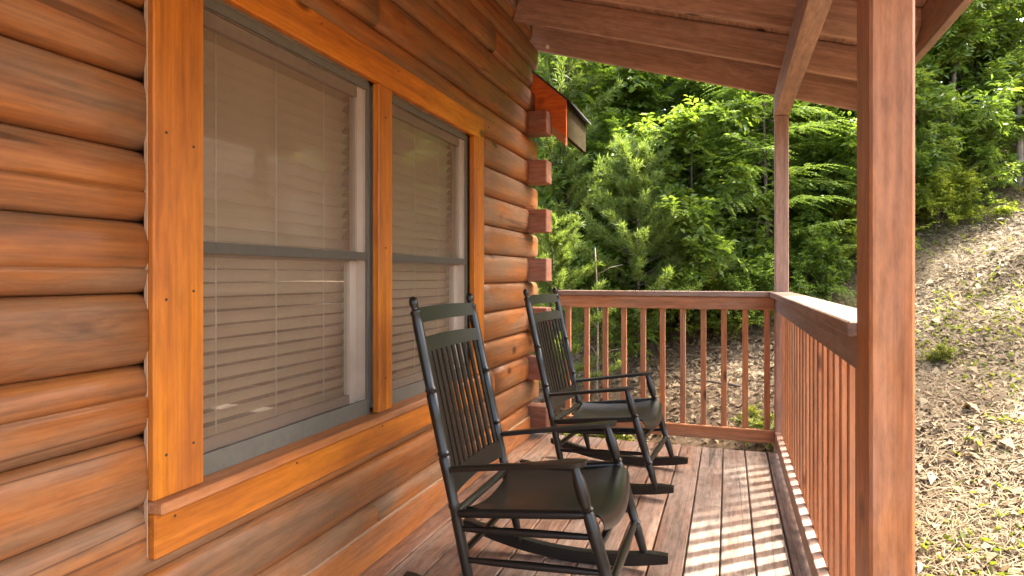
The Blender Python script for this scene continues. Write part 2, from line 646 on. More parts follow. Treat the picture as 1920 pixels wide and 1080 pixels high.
def wall_log(y0, y1, z0, seed, crack=None):
    L = y1 - y0
    # local X -> world Y, local Y -> world Z, local Z -> world X
    M = Matrix(((0, 0, 1, X_OUT - 0.038), (1, 0, 0, (y0 + y1) / 2), (0, 1, 0, z0 + PITCH / 2), (0, 0, 0, 1)))
    return add('log', log_mesh(L, 0.038, PITCH - 0.0008, seed, crack), M_log, cabin, M)


WY0, WY1 = 1.198, 3.463          # outside of the casing
LOG_NEAR = -1.4
for k in range(0, 18):
    z = Z0 + PITCH * k
    end = 4.64 if k % 2 == 1 else 4.50
    cr = {7: 7, 6: 6, 4: 9}.get(k)
    if z + PITCH > 0.60 and z < 1.95:
        wall_log(LOG_NEAR, 1.27, z, 100 + k, cr)
        wall_log(3.38, end, z, 200 + k)
    else:
        # long courses are made up of two logs with a butt joint
        j = (2.3, 0.4, 3.7, 1.1)[k % 4]
        wall_log(LOG_NEAR, j - 0.001, z, 300 + k, cr)
        wall_log(j + 0.001, end, z, 400 + k)
# end wall: its logs run along X, every other one sticks out past the corner as a squared end
for k in range(0, 17):
    z = Z0 + PITCH * k
    if k % 2 == 0 and k < 14:
        box('log_end', -5.5, -1.252, 4.402, 4.548, z + 0.006, z + PITCH - 0.006, M_end, cabin, bev=0.006)
    else:
        box('end_wall_log', -5.5, -1.46, 4.41, 4.545, z + 0.001, z + PITCH - 0.001, M_log, cabin, bev=0.012)
box('interior_wall', -4.6, -4.56, -1.3, 4.3, 0.0, 2.9, M_dark, cabin, bev=0)
box('interior_wall', -4.5, -1.61, -1.42, -1.36, 0.0, 2.9, M_dark, cabin, bev=0)
box('interior_floor', -4.5, -1.61, -1.3, 4.3, 0.0, 0.03, M_dark, cabin, bev=0)
box('interior_ceiling', -4.5, -1.61, -1.3, 4.3, 2.9, 2.93, M_dark, cabin, bev=0)

# window casing
XC0, XC1 = -1.40, -1.367
SILL, HEAD = 0.612, 1.985
box('window_casing', XC0, XC1, WY0, 1.359, SILL - 0.002, 2.2, M_trim, cabin, bev=0.004)        # near side board
box('window_casing', XC0, XC1 - 0.002, 1.360, 3.463, HEAD, 2.112, M_trim, cabin, bev=0.004)    # head board
box('window_casing', XC0, XC1, 3.312, 3.461, SILL, HEAD - 0.001, M_trim, cabin, bev=0.004)     # far side board
box('window_casing', XC0, XC1 - 0.001, 2.277, 2.388, SILL, HEAD - 0.001, M_trim, cabin, bev=0.004)
box('window_casing', XC0, XC1 + 0.002, WY0 + 0.002, 3.460, 0.462, SILL - 0.034, M_trim, cabin, bev=0.004)  # apron
box('window_sill', -1.44, XC1 + 0.028, WY0, 3.470, SILL - 0.034, SILL - 0.004, M_sill, cabin, bev=0.004)
box('caulk_line', -1.396, -1.384, WY0 - 0.004, WY0 - 0.001, 0.47, 2.2, M_caulk, cabin, bev=0.001)
# skirting board
box('skirting_board', -1.415, -1.370, LOG_NEAR, 4.39, 0.004, 0.146, M_sill, cabin, bev=0.003)
box('skirting_top_strip', -1.412, -1.373, LOG_NEAR, 4.39, 0.1465, 0.153, M_caulk, cabin, bev=0.002)  # thin pale strip laid along the board's top edge


nail = None
NV, NF = tube([(-0.002, 0, 0), (0.0012, 0, 0)], [0.0042, 0.0038], 8)
nail_me = new_mesh('nail_head', NV, NF)
for yn, zn in ([(1.235, z_) for z_ in (0.72, 1.12, 1.55, 1.92)] + [(1.322, z_) for z_ in (0.73, 1.14, 1.53, 1.93)] +
               [(3.36, z_) for z_ in (0.8, 1.3, 1.8)] + [(2.33, z_) for z_ in (0.75, 1.3, 1.85)]):
    add('nail_head', nail_me, M_dark, cabin, Matrix.Translation((XC1, yn, zn)))
for yn in (1.26, 1.75, 2.3, 2.85, 3.4):
    add('nail_head', nail_me, M_dark, cabin, Matrix.Translation((XC1 + 0.002, yn, 0.555)))
    add('nail_head', nail_me, M_dark, cabin, Matrix.Translation((XC1 - 0.002, yn + 0.14, 2.08)))


def frame_mesh(y0, y1, z0, z1, x0, x1, w, wt=None, wb=None, bars='lrtb'):
    """four bars of a rectangular frame in the YZ plane as one mesh, mitre free"""
    wt = wt or w
    wb = wb or w
    parts = []

    def b(xa, xb, ya, yb, za, zb):
        v = [(xa, ya, za), (xb, ya, za), (xb, yb, za), (xa, yb, za), (xa, ya, zb), (xb, ya, zb), (xb, yb, zb), (xa, yb, zb)]
        f = [(3, 2, 1, 0), (4, 5, 6, 7), (0, 1, 5, 4), (1, 2, 6, 5), (2, 3, 7, 6), (3, 0, 4, 7)]
        parts.append((v, f))
    if 'l' in bars:
        b(x0, x1, y0, y0 + w, z0, z1)
    if 'r' in bars:
        b(x0, x1, y1 - w, y1, z0, z1)
    if 't' in bars:
        b(x0, x1 - 0.001, y0 + w, y1 - w, z1 - wt, z1)
    if 'b' in bars:
        b(x0, x1 - 0.001, y0 + w, y1 - w, z0, z0 + wb)
    return new_mesh('frame', *merge(parts))


def sheet(y0, y1, z0, z1, x0, x1):
    v = [(x0, y0, z0), (x1, y0, z0), (x1, y1, z0), (x0, y1, z0), (x0, y0, z1), (x1, y0, z1), (x1, y1, z1), (x0, y1, z1)]
    f = [(3, 2, 1, 0), (4, 5, 6, 7), (0, 1, 5, 4), (1, 2, 6, 5), (2, 3, 7, 6), (3, 0, 4, 7)]
    return new_mesh('pane', v, f)


def window(y0, y1, which):
    mid = 1.262
    fr = add('window', frame_mesh(y0 - 0.012, y1 + 0.012, SILL - 0.003, HEAD + 0.02, -1.503, -1.4265, 0.022, 0.045, 0.012), M_white, cabin)
    fr['label'] = 'white vinyl double hung window ' + which
    a, b = y0 + 0.011, y1 - 0.011
    for h_ in 'lr':
        add('sash_stile', frame_mesh(a, b, mid - 0.02, HEAD - 0.026, -1.462, -1.438, 0.042, 0.045, 0.04, h_), M_white, fr)
    for h_ in 'tb':
        add('sash_rail', frame_mesh(a, b, mid - 0.02, HEAD - 0.026, -1.462, -1.438, 0.042, 0.045, 0.04, h_), M_sash, fr)
    for h_ in 'lr':
        add('sash_stile', frame_mesh(a, b, SILL + 0.010, mid + 0.02, -1.498, -1.470, 0.048, 0.045, 0.07, h_), M_white, fr)
    for h_ in 'tb':
        add('sash_rail', frame_mesh(a, b, SILL + 0.010, mid + 0.02, -1.498, -1.470, 0.048, 0.045, 0.07, h_), M_sash, fr)
    add('pane', sheet(a + 0.042, b - 0.042, mid + 0.019, HEAD - 0.070, -1.451, -1.449), M_glass, fr)
    add('pane', sheet(a + 0.048, b - 0.048, SILL + 0.079, mid - 0.024, -1.485, -1.483), M_glass, fr)
    # insect screen with its thin frame and cross bar
    add('screen_frame', frame_mesh(y0 + 0.001, y1 - 0.001, SILL - 0.003, HEAD - 0.001, -1.424, -1.412, 0.014, 0.030, 0.062), M_grey, fr)
    me = sheet(a + 0.013, b - 0.013, mid - 0.016, mid + 0.016, -1.425, -1.410)
    add('screen_bar', me, M_bar, fr)
    v = [(-1.4175, a + 0.012, SILL + 0.064), (-1.4175, b - 0.012, SILL + 0.064), (-1.4175, b - 0.012, HEAD - 0.041), (-1.4175, a + 0.012, HEAD - 0.041)]
    add('insect_screen', new_mesh('insect_screen', v, [(0, 1, 2, 3)]), M_screen, fr)
    return fr


window(1.360, 2.276, 'nearer the camera')
window(2.389, 3.311, 'behind the near rocking chair')


def blind(y0, y1, label, seed):
    r = random.Random(seed)
    t = empty('window_blind', (-1.525, (y0 + y1) / 2, SILL + 0.02))
    tag(t, label, 'blind', 'slatted window blinds')
    z1 = HEAD + 0.07
    box('head_rail', -1.550, -1.506, y0 + 0.03, y1 - 0.03, z1 - 0.04, z1, M_slat, t, bev=0.003)
    me = None
    z = SILL + 0.085
    n = int((z1 - 0.05 - z) / 0.0440)
    W = 0.049
    prof = [(-0.5, 0.0), (-0.25, 0.0030), (0, 0.0042), (0.25, 0.0030), (0.5, 0.0)]
    V, Fc = [], []
    L = (y1 - y0) - 0.03
    for yy in (-L / 2, L / 2):
        for (s, d) in prof:
            V.append((s * W, yy, d + 0.0009))
        for (s, d) in reversed(prof):
            V.append((s * W, yy, d - 0.0009))
    k = 10
    for j in range(k):
        Fc.append((j, (j + 1) % k, (j + 1) % k + k, j + k))
    Fc.append(tuple(range(k - 1, -1, -1)))
    Fc.append(tuple(range(k, 2 * k)))
    me = new_mesh('slat', V, Fc)
    for i in range(n):
        tilt = R(-51 + r.uniform(-3, 3))
        M = Matrix.Translation((-1.525, (y0 + y1) / 2, z + 0.0440 * i)) @ Matrix.Rotation(R(r.uniform(-0.25, 0.25)), 4, 'X') @ Matrix.Rotation(tilt, 4, 'Y')
        add('slat', me, M_slat, t, M)
    box('bottom_rail', -1.543, -1.507, y0 + 0.04, y1 - 0.04, z - 0.055, z - 0.035, M_slat, t, bev=0.003)
    for f in (0.2, 0.5, 0.8):
        yy = y0 + (y1 - y0) * f
        box('ladder_cord', -1.5070, -1.5055, yy - 0.0015, yy + 0.0015, z - 0.03, z1 - 0.04, M_white, t, bev=0)


blind(1.360, 2.276, 'tan slatted blind closed behind the larger nearer window', 1)
blind(2.389, 3.311, 'tan slatted blind closed behind the window the near rocking chair hides partly', 2)

# stub of the main roof eave past the corner
sl = math.atan2(0.275, 0.316)


def prism(pts, y0, y1):
    n = len(pts)
    v = [(x, y0, z) for x, z in pts] + [(x, y1, z) for x, z in pts]
    f = [tuple(range(n)), tuple(range(2 * n - 1, n - 1, -1))]
    f += [(i, i + n, (i + 1) % n + n, (i + 1) % n) for i in range(n)]
    return new_mesh('prism', v, f)


EA, EB = -1.46, -1.145
tz = lambda x: 2.770 - 0.87 * (x + 1.455)
add('barge_board', prism([(EA, tz(EA) - 0.28), (EB, tz(EB) - 0.28), (EB, tz(EB)), (EA, tz(EA))], 4.56, 4.595), M_eave, cabin)
add('barge_trim', prism([(EA, tz(EA) - 0.345), (EB, tz(EB) - 0.345), (EB, tz(EB) - 0.282), (EA, tz(EA) - 0.282)], 4.552, 4.60), M_rail, cabin)
add('eave_soffit', prism([(EA, tz(EA) - 0.28), (EB - 0.03, tz(EB) - 0.255), (EB - 0.03, tz(EB) - 0.03), (EA, tz(EA) - 0.03)], 4.60, 5.22), M_rail, cabin)
add('eave_fascia', prism([(EB - 0.028, tz(EB) - 0.27), (EB + 0.004, tz(EB) - 0.27), (EB + 0.004, tz(EB) - 0.012), (EB - 0.028, tz(EB) - 0.012)], 4.597, 5.23), M_fascia, cabin)
add('eave_shingles', prism([(EA - 2.0, tz(EA - 2.0) + 0.004), (EB + 0.045, tz(EB + 0.045) + 0.004), (EB + 0.045, tz(EB + 0.045) + 0.018), (EA - 2.0, tz(EA - 2.0) + 0.018)], 4.55, 5.25), M_roofing, cabin)

# ------------------------------------------------------------------ the deck
deck = box('deck', -1.42, 0.40, -1.4, 4.50, -0.30, -0.045, M_deck, None, bev=0)
tag(deck, 'porch deck of worn red brown planks', 'deck', kind='structure')
bw = 0.1385
k = 0
x1 = 0.405
edges = [0.405, 0.245]
while edges[-1] > -1.40:
    edges.append(edges[-1] - bw)
for i in range(len(edges) - 1):
    a, b = edges[i + 1], edges[i]
    worn = (a + b) / 2 > -0.20
    ye = 4.535 + random.uniform(-0.006, 0.006)
    box('plank', max(a, -1.42) + 0.0035, b - 0.0035, -1.42, ye, -0.040 + random.uniform(-0.0015, 0.0015), random.uniform(-0.0015, 0.0015),
        M_deckw if worn else M_deck, deck, bev=0.004)

# ------------------------------------------------------------------ posts, beam, roof
SLOPE = 0.2966
raf_z = lambda x: 2.293 - SLOPE * (x - 0.787)
PX0, PX1 = 0.302, 0.388
post = box('porch_post', PX0, PX1, 4.602, 4.690, -0.75, 2.268, M_raft, None, bev=0.005)
tag(post, 'slender square brown post at the far corner of the porch railing', 'post', 'porch posts')
post = box('porch_post', 0.285, 0.370, 1.508, 1.655, -1.6, 2.268, M_post, None, bev=0.006)
tag(post, 'thick orange brown wooden post close to the camera', 'post', 'porch posts')

roof = empty('porch_roof', (0.3, 3.0, 2.27))
tag(roof, 'sloping porch roof of brown rafters and planks above the deck', 'roof')
box('beam', 0.298, 0.392, -1.4, 4.699, 2.270, 2.424, M_raft, roof, bev=0.004)
XR0, XR1 = -1.372, 0.868
for i in range(11):
    y = 4.70 - 0.61 * i
    if y < -1.2: break
    x0 = XR0 if i else -1.47
    p0 = Vector((x0, y, raf_z(x0) + 0.092 * 1.043))
    p1 = Vector((XR1, y, raf_z(XR1) + 0.092 * 1.043))
    bar('rafter', p0, p1, 0.038, 0.184, M_raft, roof, bev=0.003)
# roof planks across the rafters
nz = Vector((SLOPE, 0, 1)).normalized()
pw = 0.19
s = -1.46
while s < 0.96:
    xa, xb = s, min(s + pw - 0.003, 0.97)
    za, zb = raf_z(xa) + 0.195, raf_z(xb) + 0.195
    c = Vector(((xa + xb) / 2, 1.7, (za + zb) / 2 + 0.012))
    me = box_mesh(6.30, math.hypot(xb - xa, zb - za), 0.019, 0.002, M_raft)
    ux = Vector((xb - xa, 0, zb - za)).normalized()
    M = Matrix.Translation(c) @ Matrix((Vector((0, 1, 0)), -ux, Vector((0, 1, 0)).cross(-ux))).transposed().to_4x4()
    add('roof_plank', me, M_raft, roof, M)
    s += pw
bar('roofing', (-0.24, 1.7, raf_z(-0.24) + 0.232), (-0.2401 + 1e-9, 1.7, raf_z(-0.24) + 0.232), 0.01, 0.01, M_roofing, roof, bev=0) if False else None
xa, xb = -1.47, 0.99
c = Vector(((xa + xb) / 2, 1.7, (raf_z(xa) + raf_z(xb)) / 2 + 0.232))
me = box_mesh(6.36, math.hypot(xb - xa, SLOPE * (xb - xa)), 0.012, 0.002, M_roofing)
ux = Vector((1, 0, -SLOPE)).normalized()
add('shingles', me, M_roofing, roof, Matrix.Translation(c) @ Matrix((Vector((0, 1, 0)), -ux, Vector((0, 1, 0)).cross(-ux))).transposed().to_4x4())
box('fascia', 0.870, 0.908, -1.4, 4.72, raf_z(0.87) - 0.012, raf_z(0.87) + 0.185, M_cap, roof, bev=0.003)
box('ledger', -1.384, -1.374, -1.4, 4.40, raf_z(-1.38) + 0.06, raf_z(-1.38) + 0.19, M_raft, roof, bev=0)
V_, F_ = tube([(-1.315, 4.66, raf_z(-1.315) + 0.02), (-1.315, 4.655, raf_z(-1.315) + 0.035), (-1.315, 4.65, raf_z(-1.315) + 0.05)], [0.008, 0.018, 0.010], 10)
add('knob', new_mesh('knob', V_, F_, True), M_white, roof)

# ------------------------------------------------------------------ railings
rail = empty('porch_railing', (-0.5, 4.62, 0))
tag(rail, 'brown wooden railing across the far end of the porch', 'railing', 'porch railings')
box('cap_rail', -1.22, 0.300, 4.585, 4.72, 1.038, 1.074, M_cap, rail, bev=0.004)
box('sub_rail', -1.22, 0.300, 4.615, 4.653, 0.948, 1.036, M_rail, rail, bev=0.003)
box('bottom_rail', -1.22, 0.300, 4.615, 4.653, 0.040, 0.125, M_rail, rail, bev=0.003)
for i in range(11):
    x = 0.255 - 0.1408 * i
    if x < -1.19: break
    j = random.uniform(-0.003, 0.003)
    box('baluster', x - 0.019 + j, x + 0.019 + j, 4.655, 4.692, 0.03, 1.034, M_rail, rail, bev=0.003)
rail = empty('porch_railing', (0.33, 3.1, 0))
tag(rail, 'brown wooden railing along the right side of the deck, running to the near post', 'railing', 'porch railings')
box('cap_rail', 0.268, 0.405, 1.657, 4.600, 1.038, 1.074, M_cap, rail, bev=0.004)
box('sub_rail', 0.300, 0.338, 1.657, 4.600, 0.948, 1.036, M_cap, rail, bev=0.003)
box('bottom_rail', 0.300, 0.338, 1.657, 4.600, 0.040, 0.125, M_cap, rail, bev=0.003)
y = 4.53
while y > 1.70:
    j = random.uniform(-0.004, 0.004)
    box('baluster', 0.340, 0.377, y - 0.019 + j, y + 0.019 + j, 0.03, 1.034, M_rail, rail, bev=0.003)
    y -= 0.1345

# ------------------------------------------------------------------ rocking chairs
def ring_profile(p0, p1, stops):
    p0, p1 = Vector(p0), Vector(p1)
    return [p0.lerp(p1, s) for s, r in stops], [r for s, r in stops]


def turned(p0, p1, stops, n=12):
    pts, rad = ring_profile(p0, p1, stops)
    return tube(pts, rad, n)


def slab(p, wdir, hdir, tdir):
    """eight corner box from centre and three half vectors"""
    p, a, b, c = Vector(p), Vector(wdir), Vector(hdir), Vector(tdir)
    v = [p + a * sx + b * sy + c * sz for sz in (-1, 1) for sy in (-1, 1) for sx in (-1, 1)]
    f = [(0, 2, 3, 1), (4, 5, 7, 6), (0, 1, 5, 4), (2, 6, 7, 3), (0, 4, 6, 2), (1, 3, 7, 5)]
    return v, f


def strip(rows, thick):
    """curved board from a grid of points, thickened along -normal(z)"""
    nu, nv = len(rows), len(rows[0])
    top = [Vector(p) for r in rows for p in r]
    bot = [p + Vector(thick) for p in top]
    V = top + bot
    N = nu * nv
    Fc = []
    for i in range(nu - 1):
        for j in range(nv - 1):
            a = i * nv + j
            Fc.append((a, a + 1, a + 1 + nv, a + nv))
            Fc.append((a + N, a + nv + N, a + 1 + nv + N, a + 1 + N))
    for j in range(nv - 1):
        a = j
        Fc.append((a, a + N, a + 1 + N, a + 1))
        a = (nu - 1) * nv + j
        Fc.append((a, a + 1, a + 1 + N, a + N))
    for i in range(nu - 1):
        a = i * nv
        Fc.append((a, a + nv, a + nv + N, a + N))
        a = i * nv + nv - 1
        Fc.append((a, a + N, a + nv + N, a + nv))
    return V, Fc


def part(name, vf, mat, parent, smooth=True):
    me = new_mesh(name, vf[0], vf[1])
    o = add(name, me, mat, parent, WM[parent])
    if smooth:
        me.polygons.foreach_set('use_smooth', [True] * len(me.polygons))
        try:
            me.set_sharp_from_angle(angle=R(40))
        except Exception:
            pass
    return o


def make_chair(loc, rz, label):
    t = empty('rocking_chair', loc, rz)
    tag(t, label, 'rocking chair', 'black porch rocking chairs')
    YB, YF = 0.258, 0.285                 # half widths of rear and front
    rb, rt = Vector((-0.215, 0, 0.075)), Vector((-0.437, 0, 1.065))
    fb, ft = Vector((0.31, 0, 0.055)), Vector((0.155, 0, 0.565))

    def rear(z, s, y=YB):
        k = (z - rb.z) / (rt.z - rb.z)
        p = rb.lerp(rt, k)
        return Vector((p.x, s * y, z))

    def front(z, s, y=YF):
        k = (z - fb.z) / (ft.z - fb.z)
        p = fb.lerp(ft, k)
        return Vector((p.x, s * y, z))
    for s in (-1, 1):
        # rear post with turned finial
        st = [(0, .011), (.06, .016), (.10, .0185), (.24, .0195), (.30, .0175), (.31, .021), (.32, .0175), (.42, .0200), (.47, .0215),
              (.475, .0185), (.485, .0225), (.495, .0185), (.60, .020), (.685, .0205), (.69, .0175), (.70, .0215), (.71, .0175), (.80, .0195),
              (.93, .0190), (.955, .0170), (.962, .0205), (.970, .0205), (.976, .012), (.982, .0115), (.989, .0145), (.999, .0170), (1.008, .0162), (1.017, .011), (1.022, .004)]
        part('back_post', turned(rear(0.06, s), rear(1.085, s), st), M_black, t)
        st = [(0, .011), (.08, .0165), (.22, .020), (.25, .0175), (.265, .0235), (.28, .0175), (.40, .0215), (.55, .0225), (.70, .0205), (.715, .017), (.73, .0235), (.745, .017),
              (.80, .0215), (.90, .022), (.94, .016), (1.0, .014)]
        part('front_leg', turned(front(0.05, s), front(0.572, s), st), M_black, t)
        # arm: flat board, wide and rounded at the front
        a0, a1 = rear(0.508, s), front(0.582, s)
        d = (a1 - a0)
        rows = []
        for k, wd in ((-0.02, .013), (.1, .014), (.35, .016), (.6, .020), (.8, .026), (.95, .032), (1.03, .032), (1.07, .027), (1.09, .017), (1.095, .007)):
            c = a0 + d * k
            rows.append([c + Vector((0, -wd, 0)), c + Vector((0, -wd * .5, .003)), c + Vector((0, wd * .5, .003)), c + Vector((0, wd, 0))])
        part('arm', strip(rows, (0, 0, -0.015)), M_black, t)
        # runner
        rows = []
        for i in range(25):
            x = -0.47 + 0.87 * i / 24
            zc = 0.004 + (x - 0.03) ** 2 * 0.33
            yy = s * (0.268 + 0.012 * (x + 0.4))
            tp = 0.048 if 2 < i < 23 else (0.040 if i in (1, 2, 23) else 0.030)
            rows.append([(x, yy - 0.017, zc + tp), (x, yy + 0.017, zc + tp)])
        v, f = strip(rows, (0, 0, 0))
        n = len(v) // 2
        for i in range(n):
            x = v[n + i].x
            v[n + i] = Vector((v[n + i].x, v[n + i].y, 0.004 + (x - 0.03) ** 2 * 0.33))
        part('runner', (v, f), M_black, t)
        # side stretchers
        for za, zb in ((0.300, 0.345), (0.195, 0.235)):
            part('stretcher', turned(rear(za, s), front(zb, s), [(0, .009), (.2, .012), (.5, .014), (.8, .012), (1, .009)], 10), M_black, t)
        # seat side rail
        part('seat_rail', turned(rear(0.352, s), front(0.415, s), [(0, .013), (.1, .016), (.9, .016), (1, .013)], 10), M_black, t)
    for z in (0.31, 0.19):
        part('stretcher', turned(front(z, -1), front(z, 1), [(0, .010), (.15, .013), (.5, .0165), (.85, .013), (1, .010)], 10), M_black, t)
    part('stretcher', turned(rear(0.22, -1), rear(0.22, 1), [(0, .010), (.2, .013), (.8, .013), (1, .010)], 10), M_black, t)
    part('seat_rail', turned(rear(0.352, -1), rear(0.352, 1), [(0, .013), (.1, .015), (.9, .015), (1, .013)], 10), M_black, t)
    # hollowed seat rolled down over its front rail
    rows = []
    prof = [(-0.245, 0.372), (-0.18, 0.372), (-0.08, 0.376), (0.02, 0.386), (0.10, 0.398), (0.165, 0.412), (0.205, 0.417), (0.232, 0.411), (0.245, 0.395), (0.250, 0.375)]
    for x, z in prof:
        hw = 0.235 + 0.035 * (x + 0.245) / 0.49
        row = []
        for j in range(11):
            u = -1 + 2 * j / 10
            sag = 0.040 * (1 - u * u)
            bow = 0.022 * (1 - u * u) if x > 0.1 else 0.0
            row.append((x + bow, u * hw, z - sag))
        rows.append(row)
    part('seat', strip(rows, (0, 0, -0.009)), M_black, t)
    # back: two slats, a lower rail and nine narrow splats
    def back_slat(z0, z1, curve=0.022, arch=0.0, th=0.012):
        rows = []
        for j in range(13):
            u = -1 + 2 * j / 12
            c = curve * (1 - u * u)
            top = z1 + arch * (1 - u * u)
            a = rear(z0, 1)
            b = rear(top, 1)
            rows.append([(a.x - c, u * YB, z0), (b.x - c, u * YB, top)])
        return strip(rows, (th, 0, 0))
    part('back_slat', back_slat(1.014, 1.064, arch=0.005), M_green, t)
    part('back_slat', back_slat(0.908, 0.957, arch=0.004), M_green, t)
    part('back_rail', back_slat(0.415, 0.482), M_black, t)
    for k in range(10):
        u = -0.83 + 1.66 * k / 9
        c = 0.022 * (1 - u * u) - 0.006
        a, b = rear(0.475, 1), rear(0.920, 1)
        p0 = Vector((a.x - c, u * YB, 0.478))
        p1 = Vector((b.x - c, u * YB, 0.918))
        m = (p0 + p1) / 2
        part('splat', slab(m, (p1 - p0) / 2, (0, 0.0125, 0), (0.004, 0, 0)), M_black, t, smooth=False)
    return t


make_chair((-0.623, 2.265, 0), 0.0, 'near black rocking chair with two dark green top slats, cut off by the lower frame')
make_chair((-0.648, 3.685, 0), R(-4), 'far black rocking chair standing by the railing at the end of the porch')

# ------------------------------------------------------------------ plants
def norm(a):
    return a / np.maximum(np.linalg.norm(a, axis=1, keepdims=True), 1e-9)


def leaf_quads(P, D, N, Ln, Wd, fold=0.25):
    """one folded leaf per point: base, two sides, tip"""
    D = norm(D)
    S = norm(np.cross(D, N))
    U = np.cross(S, D)
    Ln = Ln[:, None]
    Wd = Wd[:, None]
    mid = P + D * Ln * 0.45
    a = P
    b = mid + S * Wd * 0.5 + U * Wd * fold
    c = P + D * Ln - U * Ln * 0.10
    d = mid - S * Wd * 0.5 + U * Wd * fold
    V = np.stack([a, b, c, d], 1).reshape(-1, 3)
    Q = np.arange(len(V)).reshape(-1, 4)
    return V, Q


def twig_leaves(O, D, L, n, ll, lw, rng, spread=0.9, droop=0.15, flat=0.5, up=0.9, crnd=None):
    """n leaves set alternately along each twig"""
    T = len(O)
    t = (np.arange(n) + 0.6) / n
    t = np.tile(t, T) + rng.uniform(-0.4 / n, 0.4 / n, T * n)
    O2, D2, L2 = np.repeat(O, n, 0), np.repeat(D, n, 0), np.repeat(L, n)
    P = O2 + D2 * (L2 * t)[:, None]
    P[:, 2] -= droop * (L2 * t) ** 2 / np.maximum(L2, 1e-6)
    side = norm(np.cross(D2, np.array([[0, 0, 1.0]])) + 1e-6)
    sg = np.tile(np.where(np.arange(n) % 2 == 0, 1.0, -1.0), T)[:, None]
    LD = D2 * (1 - 0.45 * spread) + side * sg * spread + rng.normal(0, 0.30 * (1.2 - flat), (T * n, 3))
    LD[:, 2] -= 0.25
    N = np.array([[0, 0, up]]) + rng.normal(0, 0.75 * (1 - flat) + 0.15, (T * n, 3))
    ln = ll * rng.uniform(0.65, 1.25, T * n) * (1.05 - 0.3 * t)
    V, Q = leaf_quads(P, LD, norm(N), ln, ln * lw)
    base = np.repeat(crnd if crnd is not None else rng.uniform(0, 1, T), n)
    rnd = np.clip(0.62 * base + 0.38 * rng.uniform(0, 1, T * n), 0, 1)
    return V, Q, rnd


def trunk_and_limbs(h, r0, nl, rng, lean=0.08, first=0.2, reach=0.4, up=0.5, taper=0.75):
    """tapered bent trunk and its limbs; returns mesh data and the limb polylines"""
    pts = []
    ph = rng.uniform(0, 6.28, 2)
    for i in range(9):
        s = i / 8
        pts.append((lean * h * s * math.cos(ph[0]) + 0.03 * h * math.sin(3 * s + ph[1]) * s, lean * h * s * math.sin(ph[0]) + 0.03 * h * math.cos(2.5 * s + ph[1]) * s, h * s * 0.96))
    rad = [r0 * (1 - taper * i / 8) for i in range(9)]
    parts = [tube(pts, rad, 8)]
    P = np.array(pts)
    limbs = []
    for k in range(nl):
        s = first + (0.97 - first) * (k + rng.uniform(0, 1)) / nl
        i = min(7, int(s * 8))
        b = P[i] + (P[i + 1] - P[i]) * (s * 8 - i)
        az = k * 2.4 + rng.uniform(-0.5, 0.5)
        ln = h * reach * (1.15 - 0.75 * s) * rng.uniform(0.7, 1.15)
        el = up * rng.uniform(0.5, 1.2)
        lp = [b]
        d = np.array([math.cos(az) * math.cos(el), math.sin(az) * math.cos(el), math.sin(el)])
        for q in range(4):
            d = d + np.array([rng.normal(0, .13), rng.normal(0, .13), rng.normal(0, .10) - 0.03])
            d = d / np.linalg.norm(d)
            lp.append(lp[-1] + d * ln / 4)
        rr = r0 * (1 - taper * s) * 0.5
        parts.append(tube(lp, [rr, rr * .8, rr * .6, rr * .4, rr * .2], 5))
        limbs.append(np.array(lp))
    return merge(parts), limbs, P


def twigs_on(limbs, rng, per, length, updir=0.25, spread=1.0, start=0.25):
    O, D = [], []
    for lp in limbs:
        seg = np.diff(lp, axis=0)
        for _ in range(per):
            s = start + (1 - start) * rng.uniform(0, 1) ** 0.8
            f = s * (len(lp) - 1)
            i = min(len(lp) - 2, int(f))
            p = lp[i] + seg[i] * (f - i)
            d = seg[i] / (np.linalg.norm(seg[i]) + 1e-9)
            r = rng.normal(0, 1, 3)
            r = r / np.linalg.norm(r)
            dd = d * 0.55 + r * spread + np.array([0, 0, updir])
            O.append(p)
            D.append(dd / np.linalg.norm(dd))
    O, D = np.array(O), np.array(D)
    return O, D, length * rng.uniform(0.5, 1.3, len(O))


def join_leaves(chunks):
    Vs, Qs, Rs, b = [], [], [], 0
    for v, q, r in chunks:
        Vs.append(v)
        Qs.append(q + b)
        Rs.append(r)
        b += len(v)
    return np.concatenate(Vs), np.concatenate(Qs), np.concatenate(Rs)


def broad_proto(seed, h, r0, nl, per, nleaf, ll, lw, tw, mat, lean=0.08, reach=0.42, first=0.18, up=0.5, bark=None, droop=0.15, spread=1.0, flat=0.45):
    rng = np.random.RandomState(seed)
    (v, f), limbs, P = trunk_and_limbs(h, r0, nl, rng, lean=lean, first=first, reach=reach, up=up)
    # second order limbs
    extra = []
    tubes = []
    for lp in limbs:
        for _ in range(3):
            i = rng.randint(1, 4)
            d = lp[i + 1] - lp[i]
            d = d / np.linalg.norm(d) + rng.normal(0, 0.6, 3)
            d[2] += 0.1
            d = d / np.linalg.norm(d)
            l = np.linalg.norm(lp[-1] - lp[0]) * rng.uniform(0.3, 0.6)
            e = np.array([lp[i], lp[i] + d * l * .35, lp[i] + d * l * .7 + rng.normal(0, .03, 3), lp[i] + d * l])
            extra.append(e)
            tubes.append(tube(e, [r0 * .13, r0 * .1, r0 * .07, r0 * .03], 4))
    v, f = merge([(v, f)] + tubes)
    O, D, L = twigs_on(limbs + extra, rng, per, tw, spread=spread)
    crn = np.clip(0.5 + 0.28 * np.sin(3.1 * O[:, 0] + 1.7 * O[:, 2]) * np.cos(2.3 * O[:, 1]) + rng.normal(0, 0.2, len(O)), 0, 1)
    lv, lq, lr = twig_leaves(O, D, L, nleaf, ll, lw, rng, droop=droop, flat=flat, crnd=crn)
    return new_mesh('trunk', v, f, True), np_mesh('crown', lv, lq, lr), mat, bark or M_bark


